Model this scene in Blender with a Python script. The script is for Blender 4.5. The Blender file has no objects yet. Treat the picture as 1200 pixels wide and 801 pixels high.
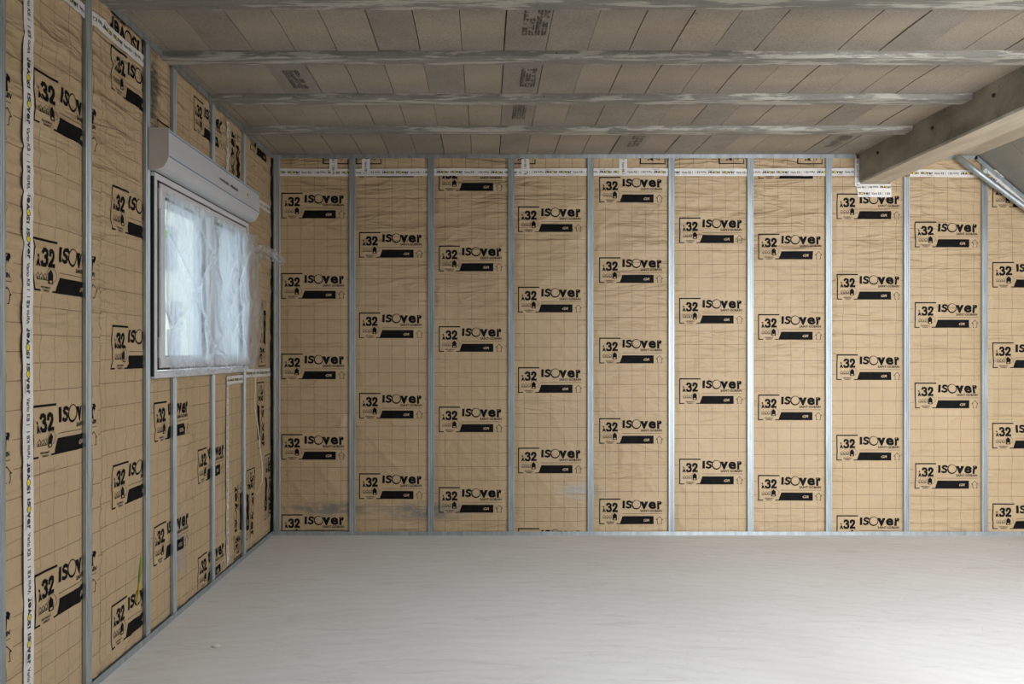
import bpy, bmesh, math, random
import numpy as np
from mathutils import Vector, Matrix

# ------------------------------------------------------------------ camera, light, exposure
scene = bpy.context.scene
COL = scene.collection
scene.view_settings.view_transform = 'Standard'
scene.view_settings.look = 'None'
scene.view_settings.gamma = 1.0
scene.view_settings.use_curve_mapping = False
scene.view_settings.exposure = 0.0

CAMZ = 1.37            # eye height, metres
D = 6.28               # camera to the stud faces of the back wall
F = 976.5              # focal length in pixels of the 1200 px wide frame
PM = F / D             # pixels per metre on the back wall
cd = bpy.data.cameras.new('camera')
cam = bpy.data.objects.new('camera', cd)
COL.objects.link(cam)
cam.location = (0, 0, CAMZ)
cam.rotation_euler = (math.pi / 2, 0, 0)
cd.sensor_width = 36.0
cd.lens = F / 1200 * 36
cd.shift_x = (600 - 567) / 1200
cd.shift_y = (414 - 400.5) / 1200
cd.clip_end = 200
scene.camera = cam

w = bpy.data.worlds.new('overcast_sky')
scene.world = w
w.use_nodes = True
bgn = w.node_tree.nodes['Background']
bgn.inputs[0].default_value = (0.80, 0.90, 1.0, 1)
bgn.inputs[1].default_value = 2.2

def area(name, loc, rot, sx, sy, power, color):
    l = bpy.data.lights.new(name, 'AREA')
    l.shape = 'RECTANGLE'; l.size = sx; l.size_y = sy
    l.energy = power; l.color = color
    o = bpy.data.objects.new(name, l)
    o.location = loc; o.rotation_euler = rot
    COL.objects.link(o)
    return o
# daylight lamps added in invented, unseen openings: rear door, ceiling and slope
area('added_daylight_rear', (3.4, -2.1, 1.1), (math.radians(90), 0, 0), 1.9, 2.0, 290, (0.95, 0.97, 1.0))
CS = (0.90, 1.90, 1.54, 2.78)     # invented flat roof light in the ceiling, unseen, added to brighten the floor
area('added_daylight_ceiling', ((CS[0] + CS[1]) / 2, (CS[2] + CS[3]) / 2, 3.10), (0, 0, 0), 0.94, 1.18, 70, (0.93, 0.965, 1.0))
SK_U0, SK_U1, SK_Y0, SK_Y1 = 0.12, 1.50, 0.6, 4.3     # made-up roof window in the sloping slab, unseen, holds an added lamp
_u = (SK_U0 + SK_U1) / 2; _k = math.hypot(1, 0.837)
area('added_daylight_slope', (3.72 + _u / _k + 0.06, (SK_Y0 + SK_Y1) / 2, 2.872 - _u * 0.837 / _k + 0.07), (0, math.atan(0.837), 0), SK_U1 - SK_U0 - .04, SK_Y1 - SK_Y0 - .04, 52, (0.94, 0.97, 1.0))

# ------------------------------------------------------------------ materials
def new_mat(name):
    m = bpy.data.materials.new(name); m.use_nodes = True
    nt = m.node_tree
    b = nt.nodes['Principled BSDF']
    return m, nt, b
def N(nt, typ, **kw):
    n = nt.nodes.new(typ)
    for k, v in kw.items(): setattr(n, k, v)
    return n
def link(nt, a, b): nt.links.new(a, b)
def math_node(nt, op, a, b=None, clamp=False):
    n = N(nt, 'ShaderNodeMath', operation=op); n.use_clamp = clamp
    for i, v in enumerate((a, b)):
        if v is None: continue
        if isinstance(v, (int, float)): n.inputs[i].default_value = v
        else: link(nt, v, n.inputs[i])
    return n.outputs[0]
def ramp(nt, src, stops):
    r = N(nt, 'ShaderNodeValToRGB')
    els = r.color_ramp.elements
    while len(els) < len(stops): els.new(0.5)
    for e, (p, c) in zip(els, stops):
        e.position = p; e.color = (c[0], c[1], c[2], 1)
    link(nt, src, r.inputs[0])
    return r.outputs[0]
def noise(nt, vec, scale, detail=4, rough=0.55, dist=0.0):
    n = N(nt, 'ShaderNodeTexNoise')
    n.inputs['Scale'].default_value = scale; n.inputs['Detail'].default_value = detail
    n.inputs['Roughness'].default_value = rough; n.inputs['Distortion'].default_value = dist
    if vec is not None: link(nt, vec, n.inputs['Vector'])
    return n.outputs['Fac']
def mapped(nt, src, scale=(1, 1, 1), rot=(0, 0, 0)):
    mp = N(nt, 'ShaderNodeMapping')
    mp.inputs['Scale'].default_value = scale; mp.inputs['Rotation'].default_value = rot
    link(nt, src, mp.inputs['Vector'])
    return mp.outputs[0]
def mixc(nt, fac, a, b, mode='MIX'):
    n = N(nt, 'ShaderNodeMix', data_type='RGBA', blend_type=mode)
    if isinstance(fac, (int, float)): n.inputs[0].default_value = fac
    else: link(nt, fac, n.inputs[0])
    for i, v in ((6, a), (7, b)):
        if isinstance(v, tuple): n.inputs[i].default_value = (v[0], v[1], v[2], 1)
        else: link(nt, v, n.inputs[i])
    return n.outputs[2]
def bump(nt, b, h, strength, dist):
    n = N(nt, 'ShaderNodeBump')
    n.inputs['Strength'].default_value = strength; n.inputs['Distance'].default_value = dist
    link(nt, h, n.inputs['Height']); link(nt, n.outputs[0], b.inputs['Normal'])
def simple(name, col, rough=0.6, metal=0.0, nscale=20, var=0.12, bmp=0.0):
    m, nt, b = new_mat(name)
    geo = N(nt, 'ShaderNodeNewGeometry')
    f = noise(nt, geo.outputs['Position'], nscale, 3)
    c = ramp(nt, f, [(0.3, tuple(x * (1 - var) for x in col)), (0.7, tuple(min(1, x * (1 + var)) for x in col))])
    link(nt, c, b.inputs['Base Color'])
    b.inputs['Roughness'].default_value = rough; b.inputs['Metallic'].default_value = metal
    if bmp: bump(nt, b, f, 0.5, bmp)
    return m

KC = (0.525, 0.385, 0.225)
def kraft_material(name, masked):
    m, nt, b = new_mat(name)
    uv = N(nt, 'ShaderNodeUVMap'); uv.uv_map = 'UVMap'
    sp = N(nt, 'ShaderNodeSeparateXYZ'); link(nt, uv.outputs[0], sp.inputs[0])
    geo = N(nt, 'ShaderNodeNewGeometry')
    P = geo.outputs['Position']
    # printed cutting grid, 10 cm squares
    def lines(coord, off, half):
        a = math_node(nt, 'ADD', coord, 100.1 - off + 0.0)
        a = math_node(nt, 'MODULO', a, 0.1011667 if masked == 2 else PER)
        return a
    def line(coord, off, per, half):
        a = math_node(nt, 'SUBTRACT', coord, off)
        a = math_node(nt, 'ADD', a, per * 60.5)
        a = math_node(nt, 'MODULO', a, per)
        a = math_node(nt, 'SUBTRACT', a, per / 2)
        a = math_node(nt, 'ABSOLUTE', a)
        a = math_node(nt, 'LESS_THAN', a, half)
        return a
    lu = line(sp.outputs[0], 0.047, 0.1005, 0.0013)
    lv = line(sp.outputs[1], -0.058, 0.60695 / 6, 0.0017)
    g = math_node(nt, 'MAXIMUM', lu, math_node(nt, 'MULTIPLY', lv, 1.0))
    if masked:
        inu = math_node(nt, 'MULTIPLY', math_node(nt, 'GREATER_THAN', sp.outputs[0], -0.006), math_node(nt, 'LESS_THAN', sp.outputs[0], 0.492))
        vv = math_node(nt, 'MODULO', math_node(nt, 'ADD', sp.outputs[1], 0.60695 * 20 + 0.008), 0.60695)
        inv = math_node(nt, 'LESS_THAN', vv, 0.209)
        g = math_node(nt, 'MULTIPLY', g, math_node(nt, 'SUBTRACT', 1.0, math_node(nt, 'MULTIPLY', inu, inv)))
    n1 = noise(nt, P, 2.2, 4, 0.6)
    base = ramp(nt, n1, [(0.3, (0.49, 0.355, 0.205)), (0.5, KC), (0.75, (0.58, 0.43, 0.26))])
    n2 = noise(nt, mapped(nt, P, (1, 1, 0.25)), 90, 3, 0.7)
    base = mixc(nt, 0.35, base, mixc(nt, n2, (0.42, 0.30, 0.18), (0.66, 0.50, 0.32)))
    # worn printing: ink breaks up a little
    n3 = noise(nt, P, 9, 4, 0.7)
    gg = math_node(nt, 'MULTIPLY', g, ramp(nt, n3, [(0.25, (0.5, 0.5, 0.5)), (0.6, (0.9, 0.9, 0.9))]))
    base = mixc(nt, gg, base, (0.16, 0.095, 0.05))
    # dusty plaster smears here and there
    n4 = noise(nt, mapped(nt, P, (1, 1, 1.6)), 3.1, 6, 0.7)
    sm = ramp(nt, n4, [(0.66, (0, 0, 0)), (0.78, (0.5, 0.5, 0.5))])
    base = mixc(nt, sm, base, (0.46, 0.40, 0.33))
    # soot above the window, grey cement smears near the floor
    for c_, s_, colr, amt in (((-1.61, 4.06, 2.66), (1, 9, 3.6), (0.10, 0.085, 0.07), 1.0), ((-1.15, 6.30, 0.20), (2.2, 1, 13), (0.26, 0.235, 0.20), 1.1),
                              ((-0.45, 6.30, 0.18), (2.6, 1, 11), (0.25, 0.235, 0.21), 0.9), ((-1.61, 4.42, 0.36), (1, 7, 4.5), (0.36, 0.33, 0.30), 0.9), ((0.72, 6.3, 0.33), (4.5, 1, 12), (0.42, 0.40, 0.36), 0.8)):
        vm = N(nt, 'ShaderNodeVectorMath', operation='SUBTRACT'); link(nt, P, vm.inputs[0]); vm.inputs[1].default_value = c_
        vs = N(nt, 'ShaderNodeVectorMath', operation='MULTIPLY'); link(nt, vm.outputs[0], vs.inputs[0]); vs.inputs[1].default_value = s_
        vl = N(nt, 'ShaderNodeVectorMath', operation='LENGTH'); link(nt, vs.outputs[0], vl.inputs[0])
        k = math_node(nt, 'SUBTRACT', 1.0, vl.outputs['Value'], True)
        k = math_node(nt, 'MULTIPLY', k, ramp(nt, noise(nt, mapped(nt, P, (1, 1, 2.5)), 12, 5, 0.7), [(0.35, (0, 0, 0)), (0.6, (1.8, 1.8, 1.8))]))
        base = mixc(nt, math_node(nt, 'MULTIPLY', k, amt, True), base, colr)
    link(nt, base, b.inputs['Base Color'])
    b.inputs['Roughness'].default_value = 0.52
    h = math_node(nt, 'ADD', noise(nt, P, 28, 5, 0.65), math_node(nt, 'MULTIPLY', noise(nt, P, 9, 3, 0.5, 1.2), 1.6))
    # crisp creases pulled across the sheet
    c1 = noise(nt, mapped(nt, P, (1.6, 1.6, 9.5), (0, 0.12, 0)), 1.0, 3, 0.5, 0.5)
    c2 = noise(nt, mapped(nt, P, (2.2, 2.2, 7.0), (0.5, 0.7, 0.3)), 1.0, 2, 0.5, 0.4)
    def ridge(x, p):
        x = math_node(nt, 'ABSOLUTE', math_node(nt, 'SUBTRACT', x, 0.5))
        x = math_node(nt, 'SUBTRACT', 1.0, math_node(nt, 'MULTIPLY', x, 7.0), True)
        return math_node(nt, 'POWER', x, p)
    spz = N(nt, 'ShaderNodeSeparateXYZ'); link(nt, P, spz.inputs[0])
    up = N(nt, 'ShaderNodeMapRange'); link(nt, spz.outputs[2], up.inputs[0])
    up.inputs[1].default_value = 0.8; up.inputs[2].default_value = 2.6; up.inputs[3].default_value = 0.35; up.inputs[4].default_value = 1.6
    patch = ramp(nt, noise(nt, P, 1.7, 2), [(0.40, (0.15, 0.15, 0.15)), (0.58, (1, 1, 1))])
    cr = math_node(nt, 'MULTIPLY', math_node(nt, 'ADD', math_node(nt, 'MULTIPLY', ridge(c1, 1.6), up.outputs[0]), math_node(nt, 'MULTIPLY', ridge(c2, 2.5), 0.6)), patch)
    bump(nt, b, math_node(nt, 'ADD', math_node(nt, 'MULTIPLY', h, 0.45), math_node(nt, 'MULTIPLY', cr, 1.0)), 0.85, 0.009)
    return m
PER = 0.60695
M = {}
M['kraft'] = kraft_material('kraft_paper', True)
M['kraft_free'] = kraft_material('kraft_paper_offcut', False)
M['ink'] = simple('black_print', (0.008, 0.0075, 0.008), 0.75, 0, 30, 0.3)
M['ink'].node_tree.nodes['Principled BSDF'].inputs['Specular IOR Level'].default_value = 0.12
M['ink_thin'] = simple('brown_print', (0.15, 0.09, 0.05), 0.6)
M['wool'] = simple('yellow_glass_wool', (0.42, 0.33, 0.08), 0.95, 0, 60, 0.4, 0.01)
M['tape'] = simple('white_tape', (0.80, 0.77, 0.74), 0.5, 0, 14, 0.06)
M['tape_ink'] = simple('tape_print', (0.03, 0.03, 0.035), 0.5)
M['yellow'] = simple('yellow_print', (0.80, 0.62, 0.03), 0.5)
M['black'] = simple('black_gasket', (0.012, 0.012, 0.013), 0.6)
M['pvc'] = simple('white_pvc', (0.72, 0.72, 0.74), 0.35, 0, 5, 0.04)
M['box'] = simple('shutter_box_plastic', (0.60, 0.62, 0.65), 0.4, 0, 4, 0.05)
M['box_end'] = simple('shutter_box_end_plastic', (0.60, 0.56, 0.54), 0.5, 0, 4, 0.05)
M['blue'] = simple('blue_protective_stripe', (0.16, 0.27, 0.42), 0.5)
M['dark'] = simple('dark_gap', (0.03, 0.028, 0.025), 0.9)
M['cream_cord'] = simple('cream_cord', (0.72, 0.66, 0.50), 0.6)
M['green'] = simple('green_tape', (0.28, 0.62, 0.08), 0.5)
M['yellow_tape'] = simple('yellow_tape', (0.80, 0.66, 0.05), 0.5)
M['masonry'] = simple('grey_masonry', (0.30, 0.285, 0.26), 0.9, 0, 12, 0.25, 0.004)
M['reveal'] = simple('white_painted_reveal', (0.78, 0.81, 0.84), 0.8, 0, 5, 0.03)
M['plaster'] = simple('pale_plaster', (0.62, 0.58, 0.52), 0.9, 0, 5, 0.06)
M['stone'] = simple('cream_render', (0.80, 0.76, 0.66), 0.9, 0, 2, 0.06)
M['slate'] = simple('grey_roof_tiles', (0.22, 0.22, 0.23), 0.8, 0, 8, 0.2)
M['paving'] = simple('pale_gravel', (0.55, 0.52, 0.46), 0.95, 0, 6, 0.15)
M['pale_slate'] = simple('pale_grey_shutters', (0.50, 0.50, 0.50), 0.8)
M['leaf'] = simple('green_leaves', (0.22, 0.36, 0.10), 0.8, 0, 6, 0.3)
M['bark'] = simple('brown_bark', (0.16, 0.11, 0.07), 0.9, 0, 12, 0.3)
M['stencil'] = simple('grey_stencil_ink', (0.10, 0.092, 0.082), 0.8, 0, 60, 0.3)

def galvanised():
    m, nt, b = new_mat('galvanised_steel')
    geo = N(nt, 'ShaderNodeNewGeometry')
    f = noise(nt, mapped(nt, geo.outputs['Position'], (1, 1, 0.12)), 30, 4, 0.6)
    c = ramp(nt, f, [(0.3, (0.34, 0.38, 0.40)), (0.7, (0.52, 0.57, 0.60))])
    link(nt, c, b.inputs['Base Color'])
    b.inputs['Metallic'].default_value = 0.72
    r = N(nt, 'ShaderNodeMapRange'); link(nt, f, r.inputs[0])
    r.inputs[3].default_value = 0.34; r.inputs[4].default_value = 0.52
    link(nt, r.outputs[0], b.inputs['Roughness'])
    return m
M['steel'] = galvanised()

def concrete(name, lo, hi, scale, stretch=(1, 1, 1), pits=True, white=None, bd=0.006):
    m, nt, b = new_mat(name)
    geo = N(nt, 'ShaderNodeNewGeometry'); P = geo.outputs['Position']
    v = mapped(nt, P, stretch)
    f = noise(nt, v, scale, 6, 0.6, 0.4)
    c = ramp(nt, f, [(0.28, lo), (0.72, hi)])
    f2 = noise(nt, P, 70, 3, 0.7)
    c = mixc(nt, 0.3, c, mixc(nt, f2, tuple(x * 0.6 for x in lo), tuple(min(1, x * 1.25) for x in hi)))
    if pits:
        vo = N(nt, 'ShaderNodeTexVoronoi'); vo.inputs['Scale'].default_value = 17; link(nt, P, vo.inputs['Vector'])
        pt = ramp(nt, vo.outputs['Distance'], [(0.07, (1, 1, 1)), (0.13, (0, 0, 0))])
        rnd = ramp(nt, noise(nt, P, 6, 1), [(0.52, (0, 0, 0)), (0.6, (0.8, 0.8, 0.8))])
        c = mixc(nt, math_node(nt, 'MULTIPLY', pt, rnd), c, tuple(x * 0.35 for x in lo))
    if white:
        f3 = noise(nt, mapped(nt, P, (0.28, 2.2, 2.2)), 10, 6, 0.68, 0.15)
        amt = ramp(nt, f3, [(0.51, (0, 0, 0)), (0.56, (0.85, 0.85, 0.85))])
        c = mixc(nt, amt, c, white)
    link(nt, c, b.inputs['Base Color'])
    b.inputs['Roughness'].default_value = 0.85
    bump(nt, b, math_node(nt, 'ADD', f, math_node(nt, 'MULTIPLY', f2, 0.3)), 0.6, bd)
    return m
M['beam'] = concrete('cast_concrete', (0.10, 0.093, 0.075), (0.46, 0.43, 0.355), 4.5, (1, 0.6, 1), True, None, 0.012)
M['joist'] = concrete('joist_concrete', (0.17, 0.163, 0.145), (0.30, 0.29, 0.255), 16, (0.25, 1.3, 1.3), True, (0.50, 0.475, 0.41), 0.008)
M['slope'] = concrete('slab_concrete', (0.26, 0.25, 0.22), (0.36, 0.345, 0.30), 2.5)
M['board_bounce'] = concrete('board_marked_bounce_lit', (0.42, 0.355, 0.265), (0.68, 0.59, 0.46), 7, (1.5, 0.3, 1), False)  # board grain; paler on the beam's underside to paint in light off the floor

def block_mat():
    m, nt, b = new_mat('ceiling_block_concrete')
    geo = N(nt, 'ShaderNodeNewGeometry'); P = geo.outputs['Position']
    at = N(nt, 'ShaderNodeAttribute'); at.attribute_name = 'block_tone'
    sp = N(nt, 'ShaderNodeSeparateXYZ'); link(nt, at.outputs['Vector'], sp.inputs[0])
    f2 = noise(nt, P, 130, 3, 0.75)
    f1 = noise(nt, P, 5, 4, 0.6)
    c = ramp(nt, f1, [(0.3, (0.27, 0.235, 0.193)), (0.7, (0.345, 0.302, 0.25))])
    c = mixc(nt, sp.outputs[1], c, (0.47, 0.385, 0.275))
    g = ramp(nt, f2, [(0.30, (0.55, 0.55, 0.55)), (0.48, (1, 1, 1)), (0.7, (1.12, 1.12, 1.12))])
    c = mixc(nt, 1.0, c, g, 'MULTIPLY')
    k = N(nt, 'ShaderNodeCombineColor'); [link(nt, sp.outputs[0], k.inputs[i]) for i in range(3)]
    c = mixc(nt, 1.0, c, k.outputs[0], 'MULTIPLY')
    link(nt, c, b.inputs['Base Color'])
    b.inputs['Roughness'].default_value = 0.95
    bump(nt, b, f2, 0.5, 0.004)
    return m
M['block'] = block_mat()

def floor_mat():
    m, nt, b = new_mat('floated_screed')
    geo = N(nt, 'ShaderNodeNewGeometry'); P = geo.outputs['Position']
    f1 = noise(nt, mapped(nt, P, (0.6, 1.5, 1)), 1.1, 5, 0.6, 1.2)
    c = ramp(nt, f1, [(0.3, (0.78, 0.785, 0.795)), (0.7, (0.85, 0.855, 0.865))])
    # trowel swirls
    wv = N(nt, 'ShaderNodeTexWave', wave_type='RINGS', rings_direction='Z')
    wv.inputs['Scale'].default_value = 3.2; wv.inputs['Distortion'].default_value = 9
    wv.inputs['Detail'].default_value = 4; wv.inputs['Detail Scale'].default_value = 0.8; link(nt, P, wv.inputs['Vector'])
    sw = ramp(nt, wv.outputs['Fac'], [(0.0, (0.45, 0.43, 0.415)), (0.5, (0.60, 0.585, 0.57)), (1, (0.66, 0.65, 0.64))])
    c = mixc(nt, 0.17, c, sw)
    # thin scuffs and dusty streaks
    f3 = noise(nt, mapped(nt, P, (0.7, 3.6, 1), (0, 0, 0.35)), 2.6, 6, 0.7, 2.2)
    st = ramp(nt, f3, [(0.54, (0, 0, 0)), (0.72, (0.34, 0.34, 0.34))])
    c = mixc(nt, st, c, (0.38, 0.33, 0.28))
    # trowel arcs and scratches
    sc = noise(nt, mapped(nt, P, (0.9, 1.7, 1), (0, 0, -0.5)), 1.5, 2, 0.4, 2.6)
    sc = math_node(nt, 'ABSOLUTE', math_node(nt, 'SUBTRACT', math_node(nt, 'MODULO', math_node(nt, 'MULTIPLY', sc, 14.0), 1.0), 0.5))
    sc = math_node(nt, 'SUBTRACT', 1.0, math_node(nt, 'MULTIPLY', sc, 9.0), True)
    sm = ramp(nt, noise(nt, P, 2.3, 3, 0.6), [(0.48, (0, 0, 0)), (0.62, (0.26, 0.26, 0.26))])
    c = mixc(nt, math_node(nt, 'MULTIPLY', sc, sm), c, (0.47, 0.43, 0.40))
    f5 = noise(nt, P, 0.9, 2, 0.5)
    c = mixc(nt, ramp(nt, f5, [(0.5, (0, 0, 0)), (0.75, (0.30, 0.30, 0.30))]), c, (0.70, 0.61, 0.56))
    f4 = noise(nt, P, 45, 4, 0.7)
    c = mixc(nt, 0.12, c, mixc(nt, f4, (0.3, 0.28, 0.26), (0.8, 0.79, 0.77)))
    link(nt, c, b.inputs['Base Color'])
    b.inputs['Roughness'].default_value = 0.62
    bump(nt, b, math_node(nt, 'ADD', f3, math_node(nt, 'MULTIPLY', wv.outputs['Fac'], 0.15)), 0.15, 0.01)
    return m
M['floor'] = floor_mat()

def glass_mat():
    m, nt, b = new_mat('window_glass')
    nt.nodes.remove(b)
    out = nt.nodes['Material Output']
    t = N(nt, 'ShaderNodeBsdfTransparent'); t.inputs[0].default_value = (0.93, 0.97, 0.98, 1)
    g = N(nt, 'ShaderNodeBsdfGlossy'); g.inputs['Roughness'].default_value = 0.03
    lw = N(nt, 'ShaderNodeLayerWeight'); lw.inputs[0].default_value = 0.5
    fr = math_node(nt, 'ADD', math_node(nt, 'MULTIPLY', math_node(nt, 'POWER', lw.outputs['Facing'], 4.0), 0.6), 0.04)
    mx = N(nt, 'ShaderNodeMixShader')
    link(nt, fr, mx.inputs[0]); link(nt, t.outputs[0], mx.inputs[1]); link(nt, g.outputs[0], mx.inputs[2])
    link(nt, mx.outputs[0], out.inputs[0])
    return m
M['glass'] = glass_mat()
def film_mat():
    m, nt, b = new_mat('milky_plastic_film')
    nt.nodes.remove(b)
    out = nt.nodes['Material Output']
    geo = N(nt, 'ShaderNodeNewGeometry')
    f = noise(nt, mapped(nt, geo.outputs['Position'], (1, 1, 0.35)), 11, 5, 0.6, 1.5)
    t = N(nt, 'ShaderNodeBsdfTransparent'); t.inputs[0].default_value = (0.93, 0.96, 1.0, 1)
    d = N(nt, 'ShaderNodeBsdfDiffuse'); d.inputs[0].default_value = (0.90, 0.94, 0.98, 1)
    tr = N(nt, 'ShaderNodeBsdfTranslucent'); tr.inputs[0].default_value = (0.88, 0.93, 0.99, 1)
    g = N(nt, 'ShaderNodeBsdfGlossy'); g.inputs['Roughness'].default_value = 0.22; g.inputs[0].default_value = (0.9, 0.9, 0.9, 1)
    m1 = N(nt, 'ShaderNodeMixShader'); m1.inputs[0].default_value = 0.75
    link(nt, d.outputs[0], m1.inputs[1]); link(nt, tr.outputs[0], m1.inputs[2])
    m2 = N(nt, 'ShaderNodeMixShader'); m2.inputs[0].default_value = 0.18
    link(nt, m1.outputs[0], m2.inputs[1]); link(nt, g.outputs[0], m2.inputs[2])
    lw = N(nt, 'ShaderNodeLayerWeight'); lw.inputs[0].default_value = 0.35
    fac = math_node(nt, 'ADD', ramp(nt, f, [(0.38, (0.20, 0.20, 0.20)), (0.72, (0.60, 0.60, 0.60))]), math_node(nt, 'MULTIPLY', lw.outputs['Facing'], 0.45), True)
    m3 = N(nt, 'ShaderNodeMixShader')
    link(nt, fac, m3.inputs[0]); link(nt, t.outputs[0], m3.inputs[1]); link(nt, m2.outputs[0], m3.inputs[2])
    link(nt, m3.outputs[0], out.inputs[0])
    bn = N(nt, 'ShaderNodeBump'); bn.inputs['Strength'].default_value = 0.6; bn.inputs['Distance'].default_value = 0.02
    link(nt, f, bn.inputs['Height'])
    for s in (d, tr, g): link(nt, bn.outputs[0], s.inputs['Normal'])
    return m
M['film'] = film_mat()

# ------------------------------------------------------------------ object helpers
def tag(o, label=None, cat=None, group=None, kind=None):
    if label: o['label'] = label
    if cat: o['category'] = cat
    if group: o['group'] = group
    if kind: o['kind'] = kind
    return o
def empty(name, loc=(0, 0, 0)):
    o = bpy.data.objects.new(name, None); o.location = loc; o.empty_display_size = 0.1
    COL.objects.link(o); return o
def link_mesh(name, me, mats, parent=None, smooth=False):
    for m in mats: me.materials.append(m)
    o = bpy.data.objects.new(name, me); COL.objects.link(o)
    if parent is not None:
        o.parent = parent
        o.matrix_parent_inverse = Matrix.Translation(parent.location).inverted()
    if smooth:
        me.polygons.foreach_set('use_smooth', [True] * len(me.polygons))
    return o
def bm_obj(name, bm, mats, parent=None, smooth=False):
    me = bpy.data.meshes.new(name); bm.normal_update(); bm.to_mesh(me); bm.free()
    return link_mesh(name, me, mats if isinstance(mats, (list, tuple)) else [mats], parent, smooth)
def bx(bm, x0, x1, y0, y1, z0, z1, mi=0):
    vs = [bm.verts.new(p) for p in ((x0, y0, z0), (x1, y0, z0), (x1, y1, z0), (x0, y1, z0), (x0, y0, z1), (x1, y0, z1), (x1, y1, z1), (x0, y1, z1))]
    for q in ((0, 3, 2, 1), (4, 5, 6, 7), (0, 1, 5, 4), (1, 2, 6, 5), (2, 3, 7, 6), (3, 0, 4, 7)):
        f = bm.faces.new([vs[i] for i in q]); f.material_index = mi
def bevel(bm, w, seg=2):
    bmesh.ops.bevel(bm, geom=list(bm.edges), offset=w, segments=seg, affect='EDGES', profile=0.5)
def extrude_profile(bm, pts, p0, p1, U, V, mi=0, cap=True, closed=True):
    """sweep the 2-D outline pts (u, v) from p0 to p1"""
    a = [bm.verts.new(Vector(p0) + Vector(U) * u + Vector(V) * v) for u, v in pts]
    b = [bm.verts.new(Vector(p1) + Vector(U) * u + Vector(V) * v) for u, v in pts]
    n = len(pts)
    for i in range(n if closed else n - 1):
        j = (i + 1) % n
        f = bm.faces.new((a[i], a[j], b[j], b[i])); f.material_index = mi
    if cap and closed:
        bm.faces.new(list(reversed(a))).material_index = mi
        bm.faces.new(b).material_index = mi
def tube(bm, pts, r, seg=10):
    rings = []
    for i, p in enumerate(pts):
        p = Vector(p)
        d = (Vector(pts[min(i + 1, len(pts) - 1)]) - Vector(pts[max(i - 1, 0)])).normalized()
        a = d.orthogonal().normalized() if abs(d.z) > 0.9 else d.cross(Vector((0, 0, 1))).normalized()
        b = d.cross(a)
        rings.append([bm.verts.new(p + (a * math.cos(t) + b * math.sin(t)) * r) for t in [2 * math.pi * k / seg for k in range(seg)]])
    for r0, r1 in zip(rings, rings[1:]):
        for k in range(seg):
            bm.faces.new((r0[k], r0[(k + 1) % seg], r1[(k + 1) % seg], r1[k]))
    bm.faces.new(list(reversed(rings[0]))); bm.faces.new(rings[-1])

# ------------------------------------------------------------------ value noise
def vn(x, y, s=0):
    x = np.asarray(x, float); y = np.asarray(y, float)
    xi = np.floor(x); yi = np.floor(y); fx = x - xi; fy = y - yi
    fx = fx * fx * (3 - 2 * fx); fy = fy * fy * (3 - 2 * fy)
    def h(a, b):
        v = np.sin(a * 127.1 + b * 311.7 + s * 74.7) * 43758.5453
        return v - np.floor(v)
    return (h(xi, yi) * (1 - fx) + h(xi + 1, yi) * fx) * (1 - fy) + (h(xi, yi + 1) * (1 - fx) + h(xi + 1, yi + 1) * fx) * fy
def sstep(t): t = np.clip(t, 0, 1); return t * t * (3 - 2 * t)

STUD_W, STUD_D = 0.047, 0.018
BACK_STUDS = [round((p - 567) / PM, 4) for p in (412.5, 505, 599, 692, 787, 879.5, 971.5, 1063, 1154.5)] + [4.4]
LEFT_STUDS = [2.765, 3.378, 3.974, 4.32, 4.94, 5.58]
WL = 1.598             # stud faces of the left wall are at x = -WL
GAP = 0.021            # kraft lies this far behind the stud faces
CEIL = 2.872
SLOPE_X, SLOPE = 3.72, 0.837

def H(wall, a, z):
    """how far the paper billows out of its plane, metres"""
    s = 3 if wall == 'back' else 11
    a = np.asarray(a, float); z = np.asarray(z, float)
    warp = 0.10 * (vn(a * 1.7, z * 1.9, s) - 0.5)
    m1 = sstep((vn(a * 1.1 + 3, z * 0.8, s + 1) + 0.30 * (z / 2.8) - 0.50) * 3.5)
    if wall == 'back': m1 = np.maximum(m1 * 1.0, sstep((z - 1.9) / 0.5) * sstep((a - 0.2) / 1.0) * 0.95)
    r1 = (1 - np.abs(2 * vn(a * 2.4, (z + warp) * 13, s + 2) - 1)) ** 3
    r2 = (1 - np.abs(2 * vn((a * .8 + z * .6) * 2.2, (-a * .6 + z * .8) * 8, s + 4) - 1)) ** 6
    r3 = (1 - np.abs(2 * vn((a * .6 - z * .8) * 2.0, (a * .8 + z * .6) * 6, s + 5) - 1)) ** 7
    r4 = (1 - np.abs(2 * vn(a * 14, z * 1.1, s + 6) - 1)) ** 4
    h = 0.0085 * r1 * (0.2 + m1) + 0.0050 * r2 + 0.0045 * r3 + 0.0020 * r4 + 0.005 * vn(a * 2.3, z * 1.6, s + 7) + 0.0012 * vn(a * 22, z * 22, s + 8)
    st = BACK_STUDS if wall == 'back' else LEFT_STUDS
    dmin = np.full(a.shape, 9.0)
    for c in st: dmin = np.minimum(dmin, np.abs(a - c))
    e = sstep((dmin - STUD_W / 2 + 0.004) / 0.05)
    return h * e
def place(wall, a, z, off):
    """points on a wall's paper plane lifted by off towards the room"""
    a = np.asarray(a, float); z = np.asarray(z, float)
    if wall == 'back': return np.stack([a, D + GAP - off, z], 1)
    return np.stack([-(WL + GAP) + off, a, z], 1)

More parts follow.
